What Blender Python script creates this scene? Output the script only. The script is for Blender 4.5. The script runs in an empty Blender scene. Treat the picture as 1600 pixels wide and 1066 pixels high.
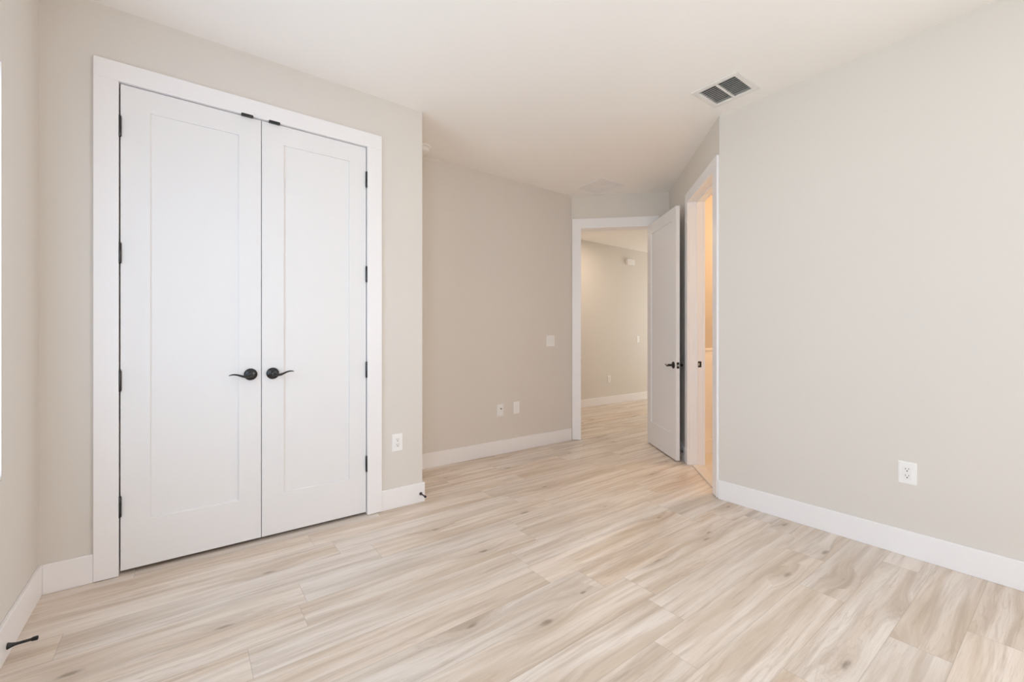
import bpy, bmesh, math, random
from mathutils import Vector, Matrix

random.seed(7)
scene = bpy.context.scene
COL = scene.collection
PI = math.pi

# ------------------------------------------------------------------ camera
cam_data = bpy.data.cameras.new('camera')
cam = bpy.data.objects.new('camera', cam_data)
COL.objects.link(cam)
cam.location = (0.0, 0.0, 1.17)
cam.rotation_euler = (PI / 2, 0.0, -0.6441)
cam_data.sensor_width = 36.0
cam_data.lens = 677.8 / 1600 * 36.0
cam_data.shift_y = -6.0 / 1600
cam_data.clip_start = 0.02
scene.camera = cam

# ------------------------------------------------------------------ view, sky, lights
scene.view_settings.view_transform = 'Standard'
scene.view_settings.look = 'None'
scene.view_settings.gamma = 1.0
scene.view_settings.use_curve_mapping = False
scene.view_settings.exposure = 0.02
try:
    scene.cycles.use_denoising = True
    scene.cycles.max_bounces = 16
    scene.cycles.diffuse_bounces = 12
    scene.cycles.glossy_bounces = 6
    scene.cycles.transparent_max_bounces = 12
    scene.cycles.sample_clamp_indirect = 6.0
    scene.cycles.caustics_reflective = False
    scene.cycles.caustics_refractive = False
except Exception:
    pass

SKY_COLOR = (0.74, 0.89, 1.14)
SKY_STRENGTH = 1.3
world = bpy.data.worlds.new('overcast_sky')
scene.world = world
world.use_nodes = True
bg = world.node_tree.nodes['Background']
bg.inputs['Color'].default_value = (*SKY_COLOR, 1)
bg.inputs['Strength'].default_value = SKY_STRENGTH


def area_lamp(name, loc, direction, size, power, color, portal=False):
    ld = bpy.data.lights.new(name, 'AREA')
    ld.shape = 'RECTANGLE'
    ld.size, ld.size_y = size
    ld.energy = power
    ld.color = color
    o = bpy.data.objects.new(name, ld)
    COL.objects.link(o)
    o.location = loc
    o.rotation_euler = Vector(direction).to_track_quat('-Z', 'Y').to_euler()
    if portal:
        ld.cycles.is_portal = True
    return o


def ball_lamp(name, loc, radius, power, color):
    ld = bpy.data.lights.new(name, 'POINT')
    ld.shadow_soft_size = radius
    ld.energy = power
    ld.color = color
    o = bpy.data.objects.new(name, ld)
    COL.objects.link(o)
    o.location = loc
    return o


# room plan (metres; u = x along the closet wall, v = y towards it)
H = 2.777
UL, UR = -0.536, 3.088          # left and right walls
VB, VA, VK = -2.40, 2.861, 3.549  # wall behind the camera, closet wall, alcove wall
UG = 1.347                      # closet corner
PC = Vector((3.088, 1.610))     # right wall meets bath wall
PD = Vector((4.273, 2.795))     # bath wall meets entry wall
PE = Vector((3.518, 3.549))     # entry wall meets alcove wall
S2 = 2 ** -0.5
VH = 5.04                       # far wall of the hall
VBN = 2.30                      # wall seen inside the bathroom
WIN_L = (1.15, 2.369, 0.650, 2.168)    # window in the left wall: v0 v1 z0 z1
WIN_M = (-0.75, 0.25, 0.665, 2.145)   # unseen window added for light, further back in the left wall
WIN_R = (-1.75, -0.95, 0.665, 2.145)  # unseen window added for light, rear end of the right wall

area_lamp('window_portal', (UL - 0.16, (WIN_L[0] + WIN_L[1]) / 2, (WIN_L[2] + WIN_L[3]) / 2), (1, 0, 0),
          (WIN_L[1] - WIN_L[0], WIN_L[3] - WIN_L[2]), 1, (1, 1, 1), True)
area_lamp('window_portal', (UL - 0.16, (WIN_M[0] + WIN_M[1]) / 2, (WIN_M[2] + WIN_M[3]) / 2), (1, 0, 0),
          (WIN_M[1] - WIN_M[0], WIN_M[3] - WIN_M[2]), 1, (1, 1, 1), True)
area_lamp('window_portal', (UR + 0.13, (WIN_R[0] + WIN_R[1]) / 2, (WIN_R[2] + WIN_R[3]) / 2), (-1, 0, 0),
          (WIN_R[1] - WIN_R[0], WIN_R[3] - WIN_R[2]), 1, (1, 1, 1), True)
sun_d = bpy.data.lights.new('sun', 'SUN')     # high sun from behind the house, on the ground outside only
sun_d.energy = 8.0
sun_d.angle = 0.01
sun_d.color = (1.0, 0.97, 0.93)
sun = bpy.data.objects.new('sun', sun_d)
COL.objects.link(sun)
sun.rotation_euler = Vector((-0.45, -0.35, -1.0)).to_track_quat('-Z', 'Y').to_euler()
# hall daylight, an added unseen hall lamp, and the bathroom's warm light
area_lamp('hall_daylight', (9.2 + 0.033, 4.0, 1.46), (-1, 0, 0), (1.296, 1.66), 38, (1.0, 1.0, 0.93))  # daylight lamp set in the unseen hall window
area_lamp('added_hall_lamp', (4.9, 4.3, H - 0.03), (0, 0, -1), (0.4, 0.4), 12, (1.0, 0.82, 0.66))  # added lamp with no fixture, brightens the entry end of the hall
ball_lamp('bath_vanity_light', (4.75, 1.35, 2.15), 0.10, 42, (1.0, 0.71, 0.42))
# daylight in the left window and in the two added ones
ZW = (WIN_L[2] + WIN_L[3]) / 2
HW = WIN_L[3] - WIN_L[2]
PN, SN = (UL - 0.033, (WIN_L[0] + WIN_L[1]) / 2, (WIN_L[2] + WIN_L[3]) / 2), (WIN_L[1] - WIN_L[0] - 0.004, WIN_L[3] - WIN_L[2] - 0.04)
PS, SS = (UL - 0.033, (WIN_M[0] + WIN_M[1]) / 2, ZW), (WIN_M[1] - WIN_M[0] - 0.004, HW - 0.04)
PR, SR = (UR + 0.033, (WIN_R[0] + WIN_R[1]) / 2, ZW), (WIN_R[1] - WIN_R[0] - 0.004, HW - 0.04)
area_lamp('daylight_near', PN, (1, 0, 0), SN, 13.5, (0.72, 0.90, 1.12))
area_lamp('added_daylight_side', PS, (1, 0, 0), SS, 31, (0.84, 1.0, 1.15))  # added lamp in the unseen rear-left window
area_lamp('added_daylight_right', PR, (-1, 0, 0), SR, 46, (0.96, 1.0, 1.07))  # added lamp in the unseen right window, brightens the left wall and closet

# ------------------------------------------------------------------ materials


def new_mat(name):
    m = bpy.data.materials.new(name)
    m.use_nodes = True
    return m, m.node_tree, m.node_tree.nodes['Principled BSDF']


def lin(r, g, b):
    def f(c):
        c /= 255
        return c / 12.92 if c <= 0.04045 else ((c + 0.055) / 1.055) ** 2.4
    return (f(r), f(g), f(b), 1)


def paint(name, color, rough=0.6, bump=0.02, scale=180, spec=0.35, mottle=0.012):
    """rolled paint: flat colour with a very faint mottle and orange-peel bump"""
    m, nt, p = new_mat(name)
    tc = nt.nodes.new('ShaderNodeTexCoord')
    n = nt.nodes.new('ShaderNodeTexNoise')
    n.inputs['Scale'].default_value = scale
    n.inputs['Detail'].default_value = 3
    nt.links.new(tc.outputs['Object'], n.inputs['Vector'])
    b = nt.nodes.new('ShaderNodeBump')
    b.inputs['Strength'].default_value = bump
    b.inputs['Distance'].default_value = 0.002
    nt.links.new(n.outputs['Fac'], b.inputs['Height'])
    nt.links.new(b.outputs['Normal'], p.inputs['Normal'])
    n2 = nt.nodes.new('ShaderNodeTexNoise')
    n2.inputs['Scale'].default_value = 1.7
    nt.links.new(tc.outputs['Object'], n2.inputs['Vector'])
    mx = nt.nodes.new('ShaderNodeMixRGB')
    c = color
    mx.inputs[1].default_value = (c[0] * (1 - mottle), c[1] * (1 - mottle), c[2] * (1 - mottle), 1)
    mx.inputs[2].default_value = (c[0] * (1 + mottle), c[1] * (1 + mottle), c[2] * (1 + mottle), 1)
    nt.links.new(n2.outputs['Fac'], mx.inputs[0])
    nt.links.new(mx.outputs[0], p.inputs['Base Color'])
    p.inputs['Roughness'].default_value = rough
    p.inputs['Specular IOR Level'].default_value = spec
    return m


def plastic(name, color, rough=0.35, metal=0.0, spec=0.5):
    m, nt, p = new_mat(name)
    tc = nt.nodes.new('ShaderNodeTexCoord')
    n = nt.nodes.new('ShaderNodeTexNoise')
    n.inputs['Scale'].default_value = 60
    nt.links.new(tc.outputs['Object'], n.inputs['Vector'])
    mr = nt.nodes.new('ShaderNodeMapRange')
    mr.inputs['To Min'].default_value = rough * 0.92
    mr.inputs['To Max'].default_value = min(1, rough * 1.08)
    nt.links.new(n.outputs['Fac'], mr.inputs['Value'])
    nt.links.new(mr.outputs['Result'], p.inputs['Roughness'])
    p.inputs['Base Color'].default_value = color
    p.inputs['Metallic'].default_value = metal
    p.inputs['Specular IOR Level'].default_value = spec
    return m


M_WALL = paint('wall_paint_greige', (0.705, 0.668, 0.622, 1), 0.62)
M_CEIL = paint('ceiling_paint', (0.90, 0.875, 0.85, 1), 0.8, 0.05, 120, 0.2)
M_TRIM = paint('trim_paint_white', (0.86, 0.845, 0.85, 1), 0.38, 0.004, 90, 0.45, 0.004)
M_DOOR = paint('door_paint_white', (0.81, 0.80, 0.80, 1), 0.5, 0.004, 90, 0.35, 0.004)
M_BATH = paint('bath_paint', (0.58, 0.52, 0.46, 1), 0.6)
M_PLATE = plastic('white_plastic', (0.86, 0.85, 0.84, 1), 0.3)
M_ROCK = plastic('white_plastic_satin', (0.84, 0.83, 0.82, 1), 0.4)
M_SLOT = plastic('slot_dark', (0.06, 0.055, 0.05, 1), 0.6)
M_BLACK = plastic('matte_black_metal', (0.008, 0.008, 0.009, 1), 0.24, 0.0, 0.6)
M_RUBBER = plastic('black_rubber', (0.012, 0.011, 0.010, 1), 0.6)
M_VENT = plastic('white_enamel', (0.80, 0.785, 0.765, 1), 0.4)
M_DUCT = plastic('duct_dark', (0.045, 0.043, 0.04, 1), 0.7)
M_GRILLE = plastic('grille_enamel', (0.86, 0.83, 0.82, 1), 0.45)
M_STEEL = plastic('brushed_steel', (0.55, 0.54, 0.53, 1), 0.35, 1.0)


def glass_mat():
    m = bpy.data.materials.new('window_glass')
    m.use_nodes = True
    nt = m.node_tree
    nt.nodes.clear()
    out = nt.nodes.new('ShaderNodeOutputMaterial')
    tr = nt.nodes.new('ShaderNodeBsdfTransparent')
    tr.inputs['Color'].default_value = (0.95, 0.98, 0.97, 1)
    gl = nt.nodes.new('ShaderNodeBsdfGlossy')
    gl.inputs['Roughness'].default_value = 0.02
    fr = nt.nodes.new('ShaderNodeFresnel')
    fr.inputs['IOR'].default_value = 1.45
    mx = nt.nodes.new('ShaderNodeMixShader')
    nt.links.new(fr.outputs['Fac'], mx.inputs['Fac'])
    nt.links.new(tr.outputs[0], mx.inputs[1])
    nt.links.new(gl.outputs[0], mx.inputs[2])
    nt.links.new(mx.outputs[0], out.inputs['Surface'])
    return m


M_GLASS = glass_mat()


class NT:
    """short hand for building node graphs"""

    def __init__(self, nt):
        self.nt = nt

    def val(self, x, sock):
        if isinstance(x, (int, float)):
            sock.default_value = x
        else:
            self.nt.links.new(x, sock)

    def m(self, op, a, b=0.0, c=0.0):
        n = self.nt.nodes.new('ShaderNodeMath')
        n.operation = op
        self.val(a, n.inputs[0])
        self.val(b, n.inputs[1])
        self.val(c, n.inputs[2])
        return n.outputs[0]

    def vec(self, x, y, z=0.0):
        n = self.nt.nodes.new('ShaderNodeCombineXYZ')
        for k, q in enumerate((x, y, z)):
            self.val(q, n.inputs[k])
        return n.outputs[0]

    def noise(self, v, scale=1.0, detail=4.0, rough=0.5, dist=0.0):
        n = self.nt.nodes.new('ShaderNodeTexNoise')
        self.nt.links.new(v, n.inputs['Vector'])
        n.inputs['Scale'].default_value = scale
        n.inputs['Detail'].default_value = detail
        n.inputs['Roughness'].default_value = rough
        n.inputs['Distortion'].default_value = dist
        return n.outputs['Fac']

    def step(self, x, a, b, lo=0.0, hi=1.0):
        n = self.nt.nodes.new('ShaderNodeMapRange')
        n.interpolation_type = 'SMOOTHSTEP'
        self.val(x, n.inputs['Value'])
        n.inputs['From Min'].default_value = a
        n.inputs['From Max'].default_value = b
        n.inputs['To Min'].default_value = lo
        n.inputs['To Max'].default_value = hi
        return n.outputs['Result']

    def mix(self, f, a, b):
        n = self.nt.nodes.new('ShaderNodeMixRGB')
        self.val(f, n.inputs[0])
        for q, s in ((a, n.inputs[1]), (b, n.inputs[2])):
            if isinstance(q, tuple):
                s.default_value = q
            else:
                self.nt.links.new(q, s)
        return n.outputs[0]

    def white(self, v):
        n = self.nt.nodes.new('ShaderNodeTexWhiteNoise')
        n.noise_dimensions = '3D'
        self.nt.links.new(v, n.inputs['Vector'])
        return n.outputs['Value']


def plank_floor():
    m, nt, p = new_mat('oak_plank_vinyl')
    g = NT(nt)
    tc = nt.nodes.new('ShaderNodeTexCoord')
    sp = nt.nodes.new('ShaderNodeSeparateXYZ')
    nt.links.new(tc.outputs['Object'], sp.inputs[0])
    U, V = sp.outputs[0], sp.outputs[1]
    PW, PL = 0.178, 1.22
    vr = g.m('ADD', g.m('DIVIDE', V, PW), 0.35)
    row = g.m('FLOOR', vr)
    fv = g.m('FRACT', vr)
    rr = g.white(g.vec(row, 3.7, 0.0))
    ur = g.m('ADD', g.m('DIVIDE', U, PL), g.m('MULTIPLY', rr, 7.3))
    colm = g.m('FLOOR', ur)
    fu = g.m('FRACT', ur)
    pid = g.white(g.vec(row, colm, 1.0))
    pid2 = g.white(g.vec(row, colm, 9.0))
    # seams
    dv = g.m('MULTIPLY', g.m('MINIMUM', fv, g.m('SUBTRACT', 1.0, fv)), PW)
    du = g.m('MULTIPLY', g.m('MINIMUM', fu, g.m('SUBTRACT', 1.0, fu)), PL)
    seam = g.step(g.m('MINIMUM', dv, du), 0.0006, 0.0020, 1.0, 0.0)
    # knots: a sparse cell pattern, stretched along the plank
    o1 = g.m('MULTIPLY', pid, 41.0)
    o2 = g.m('MULTIPLY', pid2, 23.0)
    kv = g.vec(g.m('ADD', g.m('MULTIPLY', U, 1.75), o1), g.m('ADD', g.m('MULTIPLY', V, 5.2), o2), 0.0)
    vo = nt.nodes.new('ShaderNodeTexVoronoi')
    vo.voronoi_dimensions = '2D'
    nt.links.new(kv, vo.inputs['Vector'])
    vo.inputs['Scale'].default_value = 1.0
    kn = g.noise(g.vec(g.m('MULTIPLY', U, 14.0), g.m('MULTIPLY', V, 60.0)), 1.0, 3, 0.6)
    kd = g.m('ADD', vo.outputs['Distance'], g.m('MULTIPLY', g.m('SUBTRACT', kn, 0.5), 0.13))
    ks = nt.nodes.new('ShaderNodeSeparateColor')
    nt.links.new(vo.outputs['Color'], ks.inputs[0])
    has = g.step(ks.outputs[0], 0.72, 0.76)
    size = g.m('ADD', 0.025, g.m('MULTIPLY', ks.outputs[1], 0.05))
    kcore = g.m('MULTIPLY', has, g.step(g.m('DIVIDE', kd, size), 0.15, 1.25, 1.0, 0.0))
    khalo = g.m('MULTIPLY', has, g.step(kd, 0.02, 0.42, 1.0, 0.0))
    # grain, bending round the knots
    gv = g.m('ADD', V, g.m('MULTIPLY', khalo, 0.035))
    warp = g.noise(g.vec(g.m('ADD', g.m('MULTIPLY', U, 1.3), o1), g.m('ADD', g.m('MULTIPLY', V, 4.0), o2)), 1.0, 2, 0.5)
    gv2 = g.m('ADD', gv, g.m('MULTIPLY', warp, 0.06))
    broad = g.noise(g.vec(g.m('ADD', g.m('MULTIPLY', U, 0.9), o2), g.m('ADD', g.m('MULTIPLY', gv2, 11.0), o1)), 1.0, 3, 0.55, 0.3)
    streak = g.noise(g.vec(g.m('ADD', g.m('MULTIPLY', U, 2.6), o1), g.m('ADD', g.m('MULTIPLY', gv2, 62.0), o2)), 1.0, 5, 0.62, 0.2)
    fine = g.noise(g.vec(g.m('ADD', g.m('MULTIPLY', U, 9.0), o2), g.m('ADD', g.m('MULTIPLY', gv2, 330.0), o1)), 1.0, 3, 0.6)
    rings = g.m('ABSOLUTE', g.m('SINE', g.m('ADD', g.m('MULTIPLY', broad, 46.0), g.m('MULTIPLY', khalo, 9.0))))
    ring = g.m('MULTIPLY', g.step(rings, 0.0, 0.55, 1.0, 0.0), g.step(warp, 0.46, 0.62))
    cA = (0.775, 0.695, 0.62, 1)   # light
    cB = (0.61, 0.505, 0.405, 1)   # mid
    cC = (0.36, 0.26, 0.18, 1)   # dark streak
    mid = g.noise(g.vec(g.m('ADD', g.m('MULTIPLY', U, 1.2), o2), g.m('ADD', g.m('MULTIPLY', gv2, 27.0), o1)), 1.0, 4, 0.6, 0.25)
    c = g.mix(g.step(broad, 0.36, 0.68), cA, cB)
    c = g.mix(g.m('MULTIPLY', g.step(mid, 0.44, 0.70), 0.40), c, cC)
    c = g.mix(g.m('MULTIPLY', g.step(streak, 0.52, 0.80), 0.50), c, cC)
    c = g.mix(g.m('MULTIPLY', g.step(fine, 0.46, 0.78), 0.24), c, cC)
    c = g.mix(g.m('MULTIPLY', ring, 0.22), c, cC)
    c = g.mix(g.m('MULTIPLY', khalo, 0.30), c, cC)
    c = g.mix(g.m('MULTIPLY', kcore, 0.66), c, (0.17, 0.115, 0.075, 1))
    # each plank a touch lighter, darker, warmer
    hs = nt.nodes.new('ShaderNodeHueSaturation')
    nt.links.new(c, hs.inputs['Color'])
    g.val(g.m('ADD', 0.97, g.m('MULTIPLY', pid, 0.10)), hs.inputs['Value'])
    g.val(g.m('ADD', 0.86, g.m('MULTIPLY', pid2, 0.28)), hs.inputs['Saturation'])
    c = g.mix(g.m('MULTIPLY', seam, 0.30), hs.outputs[0], (0.20, 0.16, 0.12, 1))
    nt.links.new(c, p.inputs['Base Color'])
    g.val(g.m('ADD', 0.24, g.m('MULTIPLY', mid, 0.26)), p.inputs['Roughness'])
    p.inputs['Specular IOR Level'].default_value = 0.68
    b = nt.nodes.new('ShaderNodeBump')
    b.inputs['Strength'].default_value = 0.12
    b.inputs['Distance'].default_value = 0.001
    g.val(g.m('SUBTRACT', g.m('MULTIPLY', streak, 0.6), g.m('MULTIPLY', seam, 1.0)), b.inputs['Height'])
    nt.links.new(b.outputs['Normal'], p.inputs['Normal'])
    return m


M_FLOOR = plank_floor()


def tile_mat(name, c1, c2, sx, sy, grout):
    m, nt, p = new_mat(name)
    tc = nt.nodes.new('ShaderNodeTexCoord')
    mp = nt.nodes.new('ShaderNodeMapping')
    mp.inputs['Scale'].default_value = (1 / sx, 1 / sy, 1 / sy)
    nt.links.new(tc.outputs['Object'], mp.inputs['Vector'])
    br = nt.nodes.new('ShaderNodeTexBrick')
    br.offset = 0.5
    br.inputs['Color1'].default_value = c1
    br.inputs['Color2'].default_value = c2
    br.inputs['Mortar'].default_value = grout
    br.inputs['Scale'].default_value = 1.0
    br.inputs['Mortar Size'].default_value = 0.006
    br.inputs['Brick Width'].default_value = 1.0
    br.inputs['Row Height'].default_value = 1.0
    nt.links.new(mp.outputs[0], br.inputs['Vector'])
    nt.links.new(br.outputs['Color'], p.inputs['Base Color'])
    p.inputs['Roughness'].default_value = 0.35
    return m


M_TILE = tile_mat('bath_floor_tile', (0.72, 0.66, 0.60, 1), (0.70, 0.64, 0.58, 1), 0.6, 0.3, (0.6, 0.55, 0.5, 1))
M_GROUND = paint('bounce_ground', (0.52, 0.54, 0.44, 1), 0.9, 0.1, 30)  # lawn tone picked for its greenish bounce light

# ------------------------------------------------------------------ mesh helpers


def box(bm, x0, x1, y0, y1, z0, z1):
    vs = [bm.verts.new((x, y, z)) for z in (z0, z1) for y in (y0, y1) for x in (x0, x1)]
    for f in ((0, 2, 3, 1), (4, 5, 7, 6), (0, 1, 5, 4), (2, 6, 7, 3), (0, 4, 6, 2), (1, 3, 7, 5)):
        bm.faces.new([vs[i] for i in f])


def tube(bm, pts, radii, seg=14, flat=1.0, up=(0, 0, 1)):
    """round bar through pts; flat < 1 squeezes it along the cross direction"""
    pts = [Vector(q) for q in pts]
    rings = []
    for i, q in enumerate(pts):
        d = (pts[min(i + 1, len(pts) - 1)] - pts[max(i - 1, 0)]).normalized()
        a = Vector(up)
        if abs(a.dot(d)) > 0.95:
            a = Vector((1, 0, 0))
        s = d.cross(a).normalized()
        t = s.cross(d).normalized()
        r = radii[i] if hasattr(radii, '__len__') else radii
        rings.append([bm.verts.new(q + s * (math.cos(2 * PI * k / seg) * r * flat) + t * (math.sin(2 * PI * k / seg) * r)) for k in range(seg)])
    for a, b in zip(rings, rings[1:]):
        for k in range(seg):
            bm.faces.new((a[k], a[(k + 1) % seg], b[(k + 1) % seg], b[k]))
    bm.faces.new(rings[0][::-1])
    bm.faces.new(rings[-1])


def obj(name, bm, mat, parent=None, loc=(0, 0, 0), rotz=0.0, bevel=0.0, seg=2, smooth=False):
    bmesh.ops.recalc_face_normals(bm, faces=bm.faces)
    me = bpy.data.meshes.new(name)
    bm.to_mesh(me)
    bm.free()
    me.materials.append(mat)
    if smooth:
        for f in me.polygons:
            f.use_smooth = True
        try:
            me.set_sharp_from_angle(angle=math.radians(35))
        except Exception:
            pass
    o = bpy.data.objects.new(name, me)
    COL.objects.link(o)
    o.location = loc
    o.rotation_euler = (0, 0, rotz)
    if parent:
        o.parent = parent
    if bevel:
        b = o.modifiers.new('bevel', 'BEVEL')
        b.width = bevel
        b.segments = seg
        b.limit_method = 'ANGLE'
        b.angle_limit = math.radians(40)
    return o


def tag(o, label, cat, group=None, kind=None):
    o['label'] = label
    o['category'] = cat
    if group:
        o['group'] = group
    if kind:
        o['kind'] = kind
    return o


def struct(o, label, cat):
    return tag(o, label, cat, None, 'structure')


def empty(name, loc, rotz=0.0):
    o = bpy.data.objects.new(name, None)
    o.empty_display_size = 0.05
    COL.objects.link(o)
    o.location = loc
    o.rotation_euler = (0, 0, rotz)
    return o


def dup(root, loc, rotz):
    """copy of a thing with its parts and their sub-parts"""
    def rec(o, parent):
        c = o.copy()
        COL.objects.link(c)
        if parent:
            c.parent = parent
        for ch in list(o.children):
            rec(ch, c)
        return c
    r = rec(root, None)
    r.location = loc
    r.rotation_euler = (0, 0, rotz)
    return r


def wall(name, p0, p1, z0, z1, thick, openings=(), mat=None, ext=(0.0, 0.0)):
    """wall standing from p0 to p1, its room face on the line, its thickness to the right of p0->p1 when thick > 0"""
    p0, p1 = Vector(p0), Vector(p1)
    L = (p1 - p0).length
    ang = math.atan2(p1.y - p0.y, p1.x - p0.x)
    xs = sorted({-ext[0], L + ext[1], *[q for o in openings for q in o[:2]]})
    zs = sorted({z0, z1, *[q for o in openings for q in o[2:]]})
    zs = [z for z in zs if z0 <= z <= z1]

    def solid(i, k):
        if i < 0 or k < 0 or i >= len(xs) - 1 or k >= len(zs) - 1:
            return False
        cx, cz = (xs[i] + xs[i + 1]) / 2, (zs[k] + zs[k + 1]) / 2
        return not any(o[0] < cx < o[1] and o[2] < cz < o[3] for o in openings)
    bm = bmesh.new()
    cache = {}

    def v(x, y, z):
        key = (round(x, 5), round(y, 5), round(z, 5))
        if key not in cache:
            cache[key] = bm.verts.new((x, y, z))
        return cache[key]
    t = -thick
    for i in range(len(xs) - 1):
        for k in range(len(zs) - 1):
            if not solid(i, k):
                continue
            a, b, c, d = xs[i], xs[i + 1], zs[k], zs[k + 1]
            bm.faces.new((v(a, 0, c), v(b, 0, c), v(b, 0, d), v(a, 0, d)))
            bm.faces.new((v(a, t, c), v(a, t, d), v(b, t, d), v(b, t, c)))
            if not solid(i - 1, k):
                bm.faces.new((v(a, 0, c), v(a, 0, d), v(a, t, d), v(a, t, c)))
            if not solid(i + 1, k):
                bm.faces.new((v(b, 0, c), v(b, t, c), v(b, t, d), v(b, 0, d)))
            if not solid(i, k - 1):
                bm.faces.new((v(a, 0, c), v(a, t, c), v(b, t, c), v(b, 0, c)))
            if not solid(i, k + 1):
                bm.faces.new((v(a, 0, d), v(b, 0, d), v(b, t, d), v(a, t, d)))
    return obj(name, bm, mat or M_WALL, None, (p0.x, p0.y, 0), ang)


def strip(name, pts, hgt, thick, mat=None, bevel=0.003):
    """baseboard along a polyline of wall-face points; its thickness goes to the left of the line"""
    pts = [Vector(q) for q in pts]
    n = len(pts)
    out = []
    for i, q in enumerate(pts):
        nr = []
        for a, b in ((i - 1, i), (i, i + 1)):
            if a >= 0 and b < n:
                d = (pts[b] - pts[a]).normalized()
                nr.append(Vector((-d.y, d.x)))
        if len(nr) == 1:
            out.append(q + nr[0] * thick)
        else:
            m = (nr[0] + nr[1]).normalized()
            out.append(q + m * (thick / max(0.2, m.dot(nr[0]))))
    bm = bmesh.new()
    rows = [[bm.verts.new((a.x, a.y, 0)), bm.verts.new((b.x, b.y, 0)), bm.verts.new((b.x, b.y, hgt)), bm.verts.new((a.x, a.y, hgt))] for a, b in zip(pts, out)]
    for r, s in zip(rows, rows[1:]):
        for k in range(4):
            bm.faces.new((r[k], r[(k + 1) % 4], s[(k + 1) % 4], s[k]))
    bm.faces.new(rows[0][::-1])
    bm.faces.new(rows[-1])
    return obj(name, bm, mat or M_TRIM, bevel=bevel, seg=2)


# ------------------------------------------------------------------ room shell
bm = bmesh.new()
box(bm, -0.75, 9.4, -2.6, 5.3, -0.10, 0.0)
struct(obj('floor', bm, M_FLOOR), 'light greige oak plank floor running through the room and the hall', 'floor')

bm = bmesh.new()
VENT_HOLE = (2.687, 2.922, 1.308, 1.540)
GR_HOLE = (3.385, 3.685, 2.98, 3.28)
us = [-0.75, VENT_HOLE[0], VENT_HOLE[1], 9.4]
for a, b, c, d in ((-0.75, VENT_HOLE[0], -2.6, 5.3), (VENT_HOLE[1], 9.4, -2.6, 5.3),
                   (VENT_HOLE[0], VENT_HOLE[1], -2.6, VENT_HOLE[2]), (VENT_HOLE[0], VENT_HOLE[1], VENT_HOLE[3], 5.3)):
    box(bm, a, b, c, d, H, H + 0.12)
struct(obj('ceiling', bm, M_CEIL), 'smooth warm white ceiling over the empty bedroom and hall', 'ceiling')

bm = bmesh.new()
box(bm, -14, 13, -14, 12, -0.32, -0.15)
struct(obj('ground', bm, M_GROUND), 'unseen pale ground outside the windows, added for bounce light', 'ground')  # out of view, added to bounce light in through the windows

# walls (the room lies to the left of p0 -> p1, going anticlockwise)
struct(wall('wall_left', (UL, VK + 0.15), (UL, VB - 0.15), 0, H, 0.15,
            [(VK + 0.15 - w[1], VK + 0.15 - w[0], w[2], w[3]) for w in (WIN_L, WIN_M)]), 'greige wall at the far left with the bright window edge', 'wall')
struct(wall('wall_back', (UL, VB), (UR + 0.12, VB), 0, H, 0.15), 'plain greige wall behind the viewer', 'wall')
struct(wall('wall_right', (UR, VB - 0.1), PC, 0, H, 0.12,
            [(WIN_R[0] - VB + 0.1, WIN_R[1] - VB + 0.1, WIN_R[2], WIN_R[3])]), 'long plain greige wall on the right with one outlet', 'wall')
BO = (0.082, 0.848, -1.0, 2.42)     # rough openings: t0 t1 z0 z1
EO = (0.087, 0.883, -1.0, 2.42)
struct(wall('wall_bath', PC, PD, 0, H, 0.12, [(BO[0], BO[1], 0, BO[3])], ext=(0, 0.12)),
       'narrow angled greige wall holding the bathroom doorway', 'wall')
LE = (PE - PD).length
struct(wall('wall_entry', PD, PE, 0, H, 0.12, [(LE - EO[1], LE - EO[0], 0, EO[3])], ext=(0.12, 0.12)),
       'diagonal greige wall over the entry doorway', 'wall')
struct(wall('wall_alcove', PE, (UL, VK), 0, H, 0.12), 'shaded greige alcove wall with the light switches', 'wall')
struct(wall('wall_closet_side', (UG, VK), (UG, VA + 0.10), 0, H, 0.10), 'short side of the closet facing the alcove', 'wall')
CO = (-0.282, 0.968, 0, 2.432)
struct(wall('wall_closet', (UG, VA), (UL, VA), 0, H, 0.10,
            [(UG - CO[1], UG - CO[0], CO[2], CO[3])]), 'greige wall around the white double closet doors', 'wall')
# hall and bathroom shells
struct(wall('wall_hall_far', (9.3, VH), (2.0, VH), 0, H, 0.12), 'pale greige far wall of the hall seen through the doorway', 'wall')
struct(wall('wall_hall_left', (2.3, VH), (2.3, VK + 0.1), 0, H, 0.12), 'left end wall of the hall beyond the alcove', 'wall')
struct(wall('wall_hall_right', (9.2, 2.8), (9.2, VH), 0, H, 0.12, [(0.55, 1.85, 0.6, 2.3)]), 'right end wall of the hall', 'wall')
struct(wall('wall_hall_near', (4.33, 2.93), (9.3, 2.93), 0, H, 0.10), 'near wall of the hall behind the bathroom', 'wall')
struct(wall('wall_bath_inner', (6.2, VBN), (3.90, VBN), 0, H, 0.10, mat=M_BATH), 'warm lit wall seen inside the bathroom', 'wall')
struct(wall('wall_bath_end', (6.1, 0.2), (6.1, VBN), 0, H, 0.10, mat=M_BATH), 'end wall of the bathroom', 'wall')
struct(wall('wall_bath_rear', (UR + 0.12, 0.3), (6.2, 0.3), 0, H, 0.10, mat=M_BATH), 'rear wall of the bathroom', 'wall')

# bathroom floor tile and wainscot
n_b = Vector((S2, -S2))
d_b = Vector((S2, S2))


def bpt(t, off=0.0):
    """point at t along the bath wall, off metres into the bedroom"""
    return PC + d_b * t - n_b * off


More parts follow.
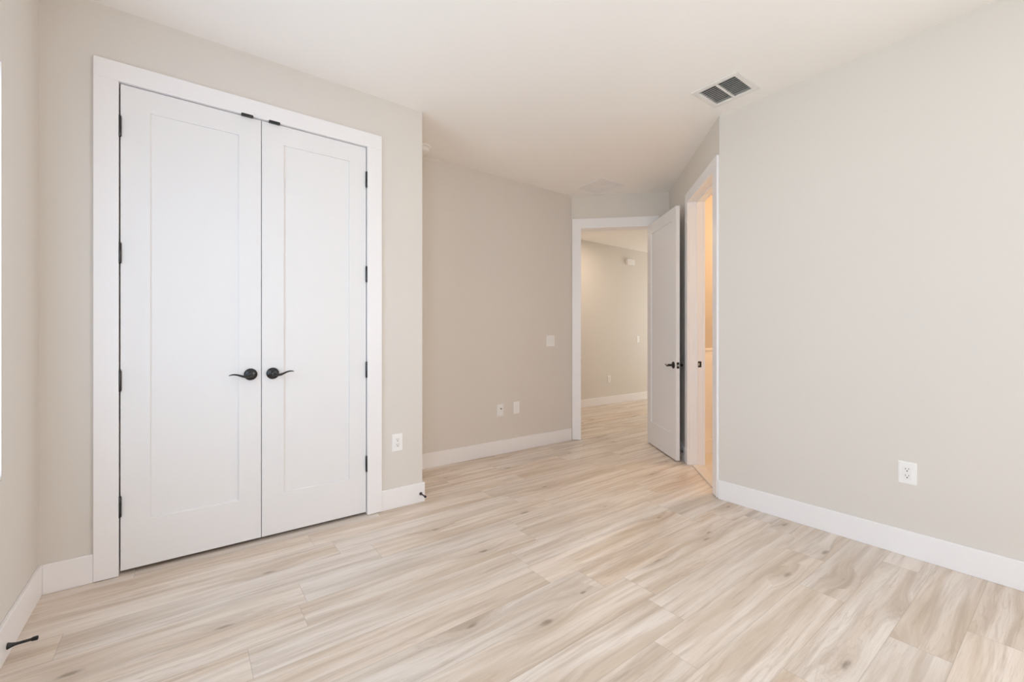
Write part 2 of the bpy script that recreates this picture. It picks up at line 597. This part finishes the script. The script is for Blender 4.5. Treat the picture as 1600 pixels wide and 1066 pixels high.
bm = bmesh.new()
a0, a1 = bpt(-0.02, -0.085), bpt(0.86, -0.085)
poly = [(a0.x, a0.y), (UR + 0.13, 0.3), (6.1, 0.3), (6.1, VBN), (3.80, VBN), (a1.x, a1.y)]
lo = [bm.verts.new((x, y, 0.0005)) for x, y in poly]
hi = [bm.verts.new((x, y, 0.006)) for x, y in poly]
bm.faces.new(hi)
bm.faces.new(lo[::-1])
for i in range(len(poly)):
    j = (i + 1) % len(poly)
    bm.faces.new((lo[i], lo[j], hi[j], hi[i]))
struct(obj('floor_bath', bm, M_TILE), 'pale tile floor inside the bathroom', 'floor')

bm = bmesh.new()
box(bm, 3.85, 6.05, VBN - 0.012, VBN, 0.0, 1.035)
box(bm, 3.85, 6.05, VBN - 0.020, VBN, 1.035, 1.058)
struct(obj('trim_5', bm, M_TRIM, bevel=0.003), 'pale wainscot with a cap rail inside the bathroom', 'trim')

# ------------------------------------------------------------------ baseboards (walls to the right of the walk, board to the left)
BH, BT = 0.136, 0.014
struct(strip('baseboard_left', [(UL, VA), (UL, VB)], BH, BT), 'white baseboard along the left wall', 'baseboard')
struct(strip('baseboard_closet_left', [(-0.354, VA), (UL + BT, VA)], BH, BT), 'short white baseboard between left wall and closet casing', 'baseboard')
struct(strip('baseboard_closet_right', [(UG, VK - BT), (UG, VA), (1.047, VA)], BH, BT), 'white baseboard wrapping the closet corner', 'baseboard')
ea = PE + Vector((S2, -S2)) * 0.003
struct(strip('baseboard_alcove', [(PE.x - 0.012, VK), (UG + BT, VK)], BH, BT), 'white baseboard along the shaded alcove wall', 'baseboard')
struct(strip('baseboard_entry', [PD, PE + Vector((S2, -S2)) * 0.975], BH, BT), 'white baseboard piece behind the open entry door', 'baseboard')
struct(strip('baseboard_bath', [bpt(0.913), PD - d_b * BT], BH, BT), 'white baseboard piece beside the bathroom casing', 'baseboard')
struct(strip('baseboard_right', [(UR, VB), (UR, PC.y + 0.004)], BH, BT), 'long white baseboard along the right wall', 'baseboard')
struct(strip('baseboard_back', [(UL + BT, VB), (UR - BT, VB)], BH, BT), 'white baseboard behind the viewer', 'baseboard')
struct(strip('baseboard_hall', [(9.2, VH), (2.3, VH)], BH, BT), 'white baseboard along the far wall of the hall', 'baseboard')
struct(strip('baseboard_bath_inner', [(6.05, VBN - 0.012), (3.86, VBN - 0.012)], 0.15, 0.012), 'pale baseboard inside the bathroom', 'baseboard')

# ------------------------------------------------------------------ door casings
def frame_rot(p0, d):
    return (p0.x, p0.y, 0), math.atan2(d.y, d.x)


def casing(name, origin, d, i0, i1, o0, o1, zi, zo, depth, both, label, jamb=0.016, stop_y=None):
    """flat casing round an opening; local x along d, local -y into the bedroom, local +y through the wall"""
    loc, rz = frame_rot(origin, d)
    bm = bmesh.new()
    T = 0.018
    for y0, y1 in ([(-T, 0.0)] + ([(depth, depth + T)] if both else [])):
        box(bm, o0, i0, y0, y1, 0.003, zi)
        box(bm, i1, o1, y0, y1, 0.003, zi)
        box(bm, o0, o1, y0, y1, zi, zo)
    t = obj(name, bm, M_TRIM, None, loc, rz, bevel=0.0018, seg=2)
    struct(t, label, 'trim')
    bm = bmesh.new()
    r = 0.004
    box(bm, i0 - r - jamb + 0.008, i0 + r * 0 - 0.0045 + 0.004, 0.0005, depth - 0.0005, 0.003, zi)
    box(bm, i1 + 0.0005, i1 + r + jamb - 0.008, 0.0005, depth - 0.0005, 0.003, zi)
    box(bm, i0 - r - jamb + 0.008, i1 + r + jamb - 0.008, 0.0005, depth - 0.0005, zi, zi + 0.012)
    if stop_y:
        s0, s1 = stop_y
        box(bm, i0, i0 + 0.011, s0, s1, 0.003, zi - 0.011)
        box(bm, i1 - 0.011, i1, s0, s1, 0.003, zi - 0.011)
        box(bm, i0, i1, s0, s1, zi - 0.011, zi)
    obj('jamb', bm, M_TRIM, t, bevel=0.001, seg=1)
    return t


# closet (local x = u, wall face on VA)
t1 = casing('trim_1', Vector((0, VA)), Vector((1, 0)), -0.264, 0.951, -0.354, 1.047, 2.421, 2.513, 0.10, False,
            'white casing around the double closet doors', stop_y=(0.040, 0.052))
for a, b in ((0.246, 0.304), (0.382, 0.440)):
    bm = bmesh.new()
    box(bm, a, b, -0.0195, 0.020, 2.413, 2.4265)
    obj('catch_plate', bm, M_BLACK, t1, bevel=0.003)['label'] = 'black ball catch plate on the head jamb'
# bathroom doorway: local x along the bath wall from PC; the bedroom lies on local +y there, so run it backwards
t2 = casing('trim_2', PD, -d_b, 1.676 - 0.828, 1.676 - 0.102, 1.676 - 0.910, 1.676 - 0.006, 2.404, 2.494, 0.12, True,
            'white casing around the warm lit bathroom doorway', stop_y=(0.060, 0.072))
# entry doorway
t3 = casing('trim_3', PE, Vector((S2, -S2)), 0.103, 0.867, 0.006, 0.957, 2.404, 2.513, 0.12, True,
            'white casing around the entry doorway to the hall', stop_y=None)
t3.location = (PE.x, PE.y, 0)


def plate_bm(w, hgt, t, hole):
    bm = bmesh.new()
    box(bm, -w / 2, w / 2, -t, 0, -hgt / 2, hgt / 2)
    return bm


# strike plates: on the far bathroom jamb and on the left entry jamb
bm = bmesh.new()
x = 1.676 - 0.828
box(bm, x - 0.0035, x + 0.0015, 0.074, 0.106, 0.895, 0.950)
s = obj('strike_plate', bm, M_BLACK, t2, bevel=0.004)
s['label'] = 'black strike plate on the bathroom jamb'
bm = bmesh.new()
box(bm, x + 0.0008, x + 0.0022, 0.078, 0.090, 0.910, 0.935)
obj('latch_hole', bm, M_STEEL, s)
bm = bmesh.new()
box(bm, 0.100, 0.1048, 0.006, 0.034, 0.865, 0.920)
obj('strike_plate', bm, M_BLACK, t3, bevel=0.003)['label'] = 'black strike plate on the left entry jamb'

# threshold of the bathroom
bm = bmesh.new()
box(bm, 1.676 - 0.828, 1.676 - 0.102, 0.02, 0.115, 0.0, 0.010)
struct(obj('trim_4', bm, M_TILE, None, (PD.x, PD.y, 0), math.atan2(-d_b.y, -d_b.x), bevel=0.004), 'pale threshold strip under the bathroom doorway', 'threshold')

# ------------------------------------------------------------------ doors


def lever_parts(parent, sx, x, z, y, side, toward, tilt=0.0):
    """round rosette with a wave lever; side -1 faces local -y, +1 faces +y; toward = sign along x of the lever tip"""
    bm = bmesh.new()
    prof = [(0.0, 0.0335), (0.0035, 0.0335), (0.0065, 0.0315), (0.010, 0.0265), (0.0125, 0.0195), (0.014, 0.0135), (0.022, 0.0115), (0.040, 0.0115), (0.047, 0.0125), (0.053, 0.0105), (0.055, 0.006)]
    tube(bm, [(0, side * h, 0) for h, r in prof], [r for h, r in prof], 28)
    ro = obj('lever_handle', bm, M_BLACK, parent, (sx * x, y, z), smooth=True)
    bm = bmesh.new()
    c, s_ = math.cos(tilt), math.sin(tilt)
    raw = [(0.000, 0.046, 0.000, 0.0095), (0.010, 0.048, -0.004, 0.0090), (0.022, 0.049, -0.0085, 0.0080), (0.036, 0.049, -0.0080, 0.0070), (0.050, 0.049, -0.0035, 0.0060),
           (0.064, 0.048, 0.0015, 0.0052), (0.078, 0.046, 0.0045, 0.0045), (0.090, 0.043, 0.0045, 0.0038), (0.100, 0.039, 0.0020, 0.0030), (0.106, 0.036, -0.0005, 0.0018)]
    pts = [(toward * (px * c - pz * s_), side * py, px * s_ + pz * c) for px, py, pz, r in raw]
    tube(bm, pts, [r for *_, r in raw], 14, flat=1.25)
    obj('lever', bm, M_BLACK, ro, smooth=True)
    return ro


def make_door(name, loc, rotz, W, z0, z1, sx, label, stile=(0.117, 0.109), rail=(0.236, 0.112), hinges=(), hinge_side=-1,
              levers=(), lever_x=0.06, lever_z=0.959, tilt=0.0, latch=False):
    """door leaf; local origin on the hinge edge, body from y = -0.035 to 0, leaf runs along sx * x"""
    T = 0.035
    bm = bmesh.new()
    xi0, xi1 = stile[0], W - stile[1]
    zi0, zi1 = z0 + rail[0], z1 - rail[1]
    o_ = [(0, z0), (W, z0), (W, z1), (0, z1)]
    i_ = [(xi0, zi0), (xi1, zi0), (xi1, zi1), (xi0, zi1)]
    V = {}
    for y in (-T, 0.0):
        V[y] = ([bm.verts.new((sx * q[0], y, q[1])) for q in o_], [bm.verts.new((sx * q[0], y, q[1])) for q in i_])
    for k in range(4):
        j = (k + 1) % 4
        for y in (-T, 0.0):
            bm.faces.new((V[y][0][k], V[y][0][j], V[y][1][j], V[y][1][k]))
        for r in (0, 1):
            bm.faces.new((V[-T][r][k], V[-T][r][j], V[0.0][r][j], V[0.0][r][k]))
    door = obj(name, bm, M_DOOR, None, loc, rotz, bevel=0.0015, seg=2)
    struct(door, label, 'door')
    bm = bmesh.new()
    e = 0.002
    xs = sorted((sx * (xi0 - e), sx * (xi1 + e)))
    box(bm, xs[0], xs[1], -T + 0.0095, -0.0095, zi0 - e, zi1 + e)
    obj('panel', bm, M_DOOR, door)
    for hz in hinges:
        bm = bmesh.new()
        y = -T - 0.0055 if hinge_side < 0 else 0.0055
        hh = 0.048
        tube(bm, [(-sx * 0.003, y, hz - hh - 0.006), (-sx * 0.003, y, hz - hh - 0.003), (-sx * 0.003, y, hz - hh), (-sx * 0.003, y, hz + hh), (-sx * 0.003, y, hz + hh + 0.003), (-sx * 0.003, y, hz + hh + 0.006)],
             [0.003, 0.0062, 0.0078, 0.0078, 0.0062, 0.003], 14)
        box(bm, min(-sx * 0.0035, sx * 0.0003), max(-sx * 0.0035, sx * 0.0003), -T * 0.95 if hinge_side < 0 else -0.020, -0.012 if hinge_side < 0 else 0.002, hz - hh, hz + hh)
        obj('hinge', bm, M_BLACK, door, smooth=True)['label'] = 'black hinge knuckle'
    for side in levers:
        lever_parts(door, sx, W - lever_x, lever_z, -T if side < 0 else 0.0, side, -sx, tilt)
    if latch:
        bm = bmesh.new()
        a, b = sorted((sx * (W - 0.001), sx * (W + 0.0015)))
        box(bm, a, b, -T / 2 - 0.0125, -T / 2 + 0.0125, lever_z - 0.029, lever_z + 0.029)
        lp = obj('latch_plate', bm, M_BLACK, door, bevel=0.0006, seg=1)
        bm = bmesh.new()
        a, b = sorted((sx * W, sx * (W + 0.010)))
        box(bm, a, b, -T / 2 - 0.006, -T / 2 + 0.006, lever_z - 0.008, lever_z + 0.008)
        obj('latch_bolt', bm, M_STEEL, lp, bevel=0.001)
    return door


HZ = (2.206, 1.584, 0.956, 0.337)
make_door('door_1', (-0.2585, VA + 0.034, 0), 0, 0.6025, 0.019, 2.416, 1, 'left closet door leaf with the lever pointing left',
          (0.1135, 0.109), hinges=HZ, levers=(-1,), lever_x=0.052)
make_door('door_2', (0.946, VA + 0.034, 0), 0, 0.5985, 0.019, 2.416, -1, 'right closet door leaf with the lever pointing right',
          (0.106, 0.1145), hinges=HZ, levers=(-1,), lever_x=0.0555, tilt=0.09)
hinge = PE + Vector((S2, -S2)) * 0.866 - Vector((S2, S2)) * 0.012
make_door('door_3', (hinge.x, hinge.y, 0), math.radians(135 + 100.6), 0.757, 0.012, 2.402, 1, 'open white entry door swung back toward the bathroom wall',
          (0.11, 0.11), (0.24, 0.115), hinges=(2.20, 1.58, 0.95, 0.33), hinge_side=1, levers=(-1, 1), lever_x=0.060, lever_z=0.905, latch=True)
hb = bpt(0.104, -0.128)
make_door('door_4', (hb.x, hb.y, 0), math.radians(-58), 0.715, 0.016, 2.400, 1, 'bathroom door opened inward behind the angled wall',
          (0.11, 0.11), (0.24, 0.115), hinges=(2.20, 1.58, 0.95, 0.33), hinge_side=-1, levers=(-1, 1), lever_x=0.06, lever_z=0.925, latch=True)

# ------------------------------------------------------------------ windows


def window(name, p0, d, W, z0, z1, label):
    """single hung window set a little back in a drywall opening; local +y outdoors"""
    e = empty(name, (p0.x, p0.y, 0), math.atan2(d.y, d.x))
    struct(e, label, 'window')
    bm = bmesh.new()
    F = 0.045
    y0, y1 = 0.035, 0.085
    F = 0.035
    box(bm, 0, F, y0, y1, z0, z1)
    box(bm, W - F, W, y0, y1, z0, z1)
    box(bm, F, W - F, y0, y1, z0, z0 + F)
    box(bm, F, W - F, y0, y1, z1 - F, z1)
    zm = (z0 + z1) / 2
    box(bm, F, W - F, y0 + 0.005, y1 - 0.005, zm - 0.016, zm + 0.016)
    obj('window_frame', bm, M_TRIM, e, bevel=0.002)
    for c, f in ((z0 + F, zm - 0.016), (zm + 0.016, z1 - F)):
        bm = bmesh.new()
        box(bm, F, W - F, 0.058, 0.062, c, f)
        obj('pane', bm, M_GLASS, e)
    bm = bmesh.new()
    box(bm, 0.001, W - 0.001, 0.0005, 0.035, z0, z0 + 0.018)
    obj('window_sill', bm, M_TRIM, e, bevel=0.003)
    return e


window('added_window_2', Vector((UL, WIN_M[0])), Vector((0, 1)), WIN_M[1] - WIN_M[0], WIN_M[2], WIN_M[3], 'unseen window added for light further back in the left wall')
window('window_1', Vector((UL, WIN_L[0])), Vector((0, 1)), WIN_L[1] - WIN_L[0], WIN_L[2], WIN_L[3], 'bright window in the left wall at the picture edge')
window('added_window_3', Vector((UR, WIN_R[1])), Vector((0, -1)), WIN_R[1] - WIN_R[0], WIN_R[2], WIN_R[3], 'unseen window added for light at the rear end of the right wall, behind the viewer')

window('unseen_window_4', Vector((9.2, 4.65)), Vector((0, -1)), 1.3, 0.6, 2.3, 'unseen window at the right end of the hall')  # out of view, put in to hold the hall daylight lamp

# ------------------------------------------------------------------ electrical plates (local -y faces the room)


def plate(parent, w, hgt, t=0.0055):
    bm = bmesh.new()
    xs, zs = w / 2, hgt / 2
    b = 0.005
    back = [bm.verts.new((x, 0, z)) for x, z in ((-xs, -zs), (xs, -zs), (xs, zs), (-xs, zs))]
    mid = [bm.verts.new((x, -t * 0.45, z)) for x, z in ((-xs, -zs), (xs, -zs), (xs, zs), (-xs, zs))]
    fr = [bm.verts.new((x, -t, z)) for x, z in ((-xs + b, -zs + b), (xs - b, -zs + b), (xs - b, zs - b), (-xs + b, zs - b))]
    for a, c in ((back, mid), (mid, fr)):
        for k in range(4):
            bm.faces.new((a[k], a[(k + 1) % 4], c[(k + 1) % 4], c[k]))
    bm.faces.new(back[::-1])
    bm.faces.new(fr)
    return obj('cover_plate', bm, M_PLATE, parent, bevel=0.0012)


def insert(parent, name, xc, w, hgt, y=-0.0075, mat=None):
    bm = bmesh.new()
    box(bm, xc - w / 2, xc + w / 2, y, -0.003, -hgt / 2, hgt / 2)
    return obj(name, bm, mat or M_ROCK, parent, bevel=0.001)


def make_outlet(loc, rotz):
    e = empty('wall_outlet', loc, rotz)
    plate(e, 0.078, 0.120)
    r = insert(e, 'receptacle', 0, 0.034, 0.068)
    for zc in (0.0185, -0.0165):
        bm = bmesh.new()
        y0, y1 = -0.0082, -0.0070
        box(bm, -0.0078, -0.0052, y0, y1, zc + 0.001, zc + 0.0085)
        box(bm, 0.0052, 0.0078, y0, y1, zc + 0.002, zc + 0.0080)
        tube(bm, [(0, y0, zc - 0.0065), (0, y1, zc - 0.0065)], 0.0032, 12)
        obj('socket', bm, M_SLOT, r)
    return e


FACE_A = 0.0                      # local -y = -v
FACE_R = -PI / 2                  # local -y = -u
GO = 'white duplex outlets'
o1 = make_outlet((UR, 0.586, 0.4425), FACE_R)
tag(o1, 'white duplex wall outlet low on the long right wall above the baseboard', 'outlet', GO)
o2 = dup(o1, (1.162, VA, 0.445), FACE_A)
tag(o2, 'white duplex wall outlet between the closet casing and the closet corner', 'outlet', GO)
o3 = dup(o1, (5.902, VH, 0.438), FACE_A)
tag(o3, 'small white outlet low on the hall wall seen through the entry doorway', 'outlet', GO)

e = empty('light_switch', (3.194, VK, 1.130), FACE_A)
plate(e, 0.118, 0.118)
for xc in (-0.023, 0.023):
    rk = insert(e, 'rocker', xc, 0.033, 0.066, -0.0085)
tag(e, 'white double rocker light switch on the alcove wall beside the entry casing', 'light switch')
e = empty('light_switch', (6.706, VH, 1.128), FACE_A)
plate(e, 0.078, 0.120)
insert(e, 'rocker', 0, 0.033, 0.066, -0.0085)
tag(e, 'white single light switch on the hall wall beyond the doorway', 'light switch')

e = empty('coaxial_wall_plate', (2.517, VK, 0.4385), FACE_A)
plate(e, 0.074, 0.120)
r = insert(e, 'jack_insert', 0, 0.034, 0.068)
bm = bmesh.new()
tube(bm, [(0.004, -0.006, 0.014), (0.004, -0.016, 0.014)], [0.0065, 0.0055], 14)
obj('jack', bm, M_SLOT, r, smooth=True)['label'] = 'dark round cable jack'
tag(e, 'white wall plate with a dark cable jack on the alcove wall, left of two', 'wall plate')
e = empty('blank_wall_plate', (2.721, VK, 0.444), FACE_A)
plate(e, 0.078, 0.122)
insert(e, 'blank_insert', 0, 0.034, 0.068, -0.0062)
tag(e, 'white wall plate without a jack on the alcove wall, right of two', 'wall plate')

# white box high on the hall wall
e = empty('door_chime', (6.46, VH, 2.533), FACE_A)
bm = bmesh.new()
box(bm, -0.105, 0.105, -0.045, 0, -0.050, 0.050)
obj('chime_cover', bm, M_PLATE, e, bevel=0.006, seg=3)
bm = bmesh.new()
for k in range(4):
    box(bm, -0.07 + k * 0.04, -0.05 + k * 0.04, -0.047, -0.044, -0.036, 0.036)
obj('chime_slots', bm, M_ROCK, e)
tag(e, 'small white box mounted high on the hall wall near its ceiling', 'door chime')

# ------------------------------------------------------------------ ceiling fittings
# supply register near the right wall (slats run along v)
e = empty('ceiling_vent', (2.8045, 1.424, H))
u0, u1, v0, v1 = -0.1175, 0.1175, -0.116, 0.116
bm = bmesh.new()
F = 0.034
zb = -0.008
for a, b, c, d in ((u0 - F, u0, v0 - F, v1 + F), (u1, u1 + F, v0 - F, v1 + F), (u0, u1, v0 - F, v0), (u0, u1, v1, v1 + F)):
    box(bm, a, b, c, d, zb, 0.0)
obj('vent_frame', bm, M_VENT, e, bevel=0.003)
bm = bmesh.new()
box(bm, u0, u1, -0.007, 0.007, zb + 0.001, 0.004)
obj('vent_bar', bm, M_VENT, e, bevel=0.001)
for c, d in ((v0, -0.007), (0.007, v1)):
    bm = bmesh.new()
    n = 11
    for k in range(n):
        uc = u0 + (u1 - u0) * (k + 0.75) / n
        w, t = 0.0072, 0.0009
        dx, dz = w * math.cos(math.radians(50)), w * math.sin(math.radians(50))
        vs = [bm.verts.new((uc + sx * dx + q * t, y, 0.001 + sx * dz)) for y in (c, d) for sx, q in ((-1, -1), (1, -1), (1, 1), (-1, 1))]
        for f in ((0, 1, 2, 3), (7, 6, 5, 4), (0, 4, 5, 1), (1, 5, 6, 2), (2, 6, 7, 3), (3, 7, 4, 0)):
            bm.faces.new([vs[i] for i in f])
    obj('louvre', bm, M_VENT, e)
bm = bmesh.new()
box(bm, u0 - 0.01, u1 + 0.01, v0 - 0.01, v1 + 0.01, 0.1205, 0.135)
t = 0.002
for a, b, c, d in ((u0 + 0.0005, u0 + t, v0, v1), (u1 - t, u1 - 0.0005, v0, v1), (u0 + t, u1 - t, v0 + 0.0005, v0 + t), (u0 + t, u1 - t, v1 - t, v1 - 0.0005)):
    box(bm, a, b, c, d, 0.010, 0.121)
obj('duct', bm, M_DUCT, e)['label'] = 'dark duct behind the slats'
tag(e, 'square white ceiling vent with dark slots in two banks near the right wall', 'ceiling vent')

# flush return grille over the entry
e = empty('return_air_grille', (3.532, 3.128, H))
bm = bmesh.new()
W2 = 0.183
F = 0.026
for a, b, c, d in ((-W2, -W2 + F, -W2, W2), (W2 - F, W2, -W2, W2), (-W2 + F, W2 - F, -W2, -W2 + F), (-W2 + F, W2 - F, W2 - F, W2)):
    box(bm, a, b, c, d, -0.008, 0.0)
obj('grille_frame', bm, M_GRILLE, e, bevel=0.002)
bm = bmesh.new()
box(bm, -W2 + F, W2 - F, -W2 + F, W2 - F, -0.0015, 0.0)
n = 22
for k in range(n):
    y = -W2 + F + (2 * W2 - 2 * F) * (k + 0.5) / n
    box(bm, -W2 + F, W2 - F, y - 0.0056, y + 0.0056, -0.005, -0.001)
box(bm, -0.006, 0.006, -W2 + F, W2 - F, -0.0068, -0.001)
obj('grille_louvre', bm, M_GRILLE, e)
tag(e, 'flat pale grey return grille on the ceiling in front of the entry doorway', 'ceiling grille')

# smoke detector half hidden by the closet corner
e = empty('smoke_detector', (1.590, 3.375, H))
bm = bmesh.new()
tube(bm, [(0, 0, 0), (0, 0, -0.010), (0, 0, -0.013)], [0.070, 0.070, 0.067], 40)
obj('mounting_base', bm, M_PLATE, e, smooth=True)
bm = bmesh.new()
tube(bm, [(0, 0, -0.013), (0, 0, -0.018), (0, 0, -0.030), (0, 0, -0.040), (0, 0, -0.044)], [0.055, 0.058, 0.055, 0.044, 0.028], 40)
obj('dome', bm, M_PLATE, e, smooth=True)
tag(e, 'white round smoke detector on the ceiling peeking past the closet corner', 'smoke detector')


# ------------------------------------------------------------------ door stops (local -y points away from the wall)
def make_stop(loc, rotz):
    e = empty('door_stop', loc, rotz)
    bm = bmesh.new()
    tube(bm, [(0, 0, 0), (0, -0.003, 0), (0, -0.010, 0), (0, -0.020, 0), (0, -0.028, 0), (0, -0.066, 0)], [0.0115, 0.0115, 0.0085, 0.0058, 0.0050, 0.0050], 16, up=(0, 0, 1))
    obj('stop_rod', bm, M_BLACK, e, smooth=True)
    bm = bmesh.new()
    tube(bm, [(0, -0.060, 0), (0, -0.064, 0), (0, -0.076, 0), (0, -0.078, 0)], [0.0058, 0.0072, 0.0080, 0.0060], 16, up=(0, 0, 1))
    obj('rubber_tip', bm, M_RUBBER, e, smooth=True)
    return e


GS = 'black rod door stops on the baseboards'
s1 = make_stop((UL + BT, 2.368, 0.0435), PI / 2)
tag(s1, 'black door stop on the left wall baseboard by the picture edge', 'door stop', GS)
s2 = dup(s1, (1.329, VA - BT, 0.0605), 0)
tag(s2, 'black door stop on the baseboard at the closet corner', 'door stop', GS)
q = bpt(1.00, BT)
s3 = dup(s1, (q.x, q.y, 0.078), math.atan2(-n_b.y, -n_b.x) + PI / 2)
tag(s3, 'black door stop behind the open entry door', 'door stop', GS)
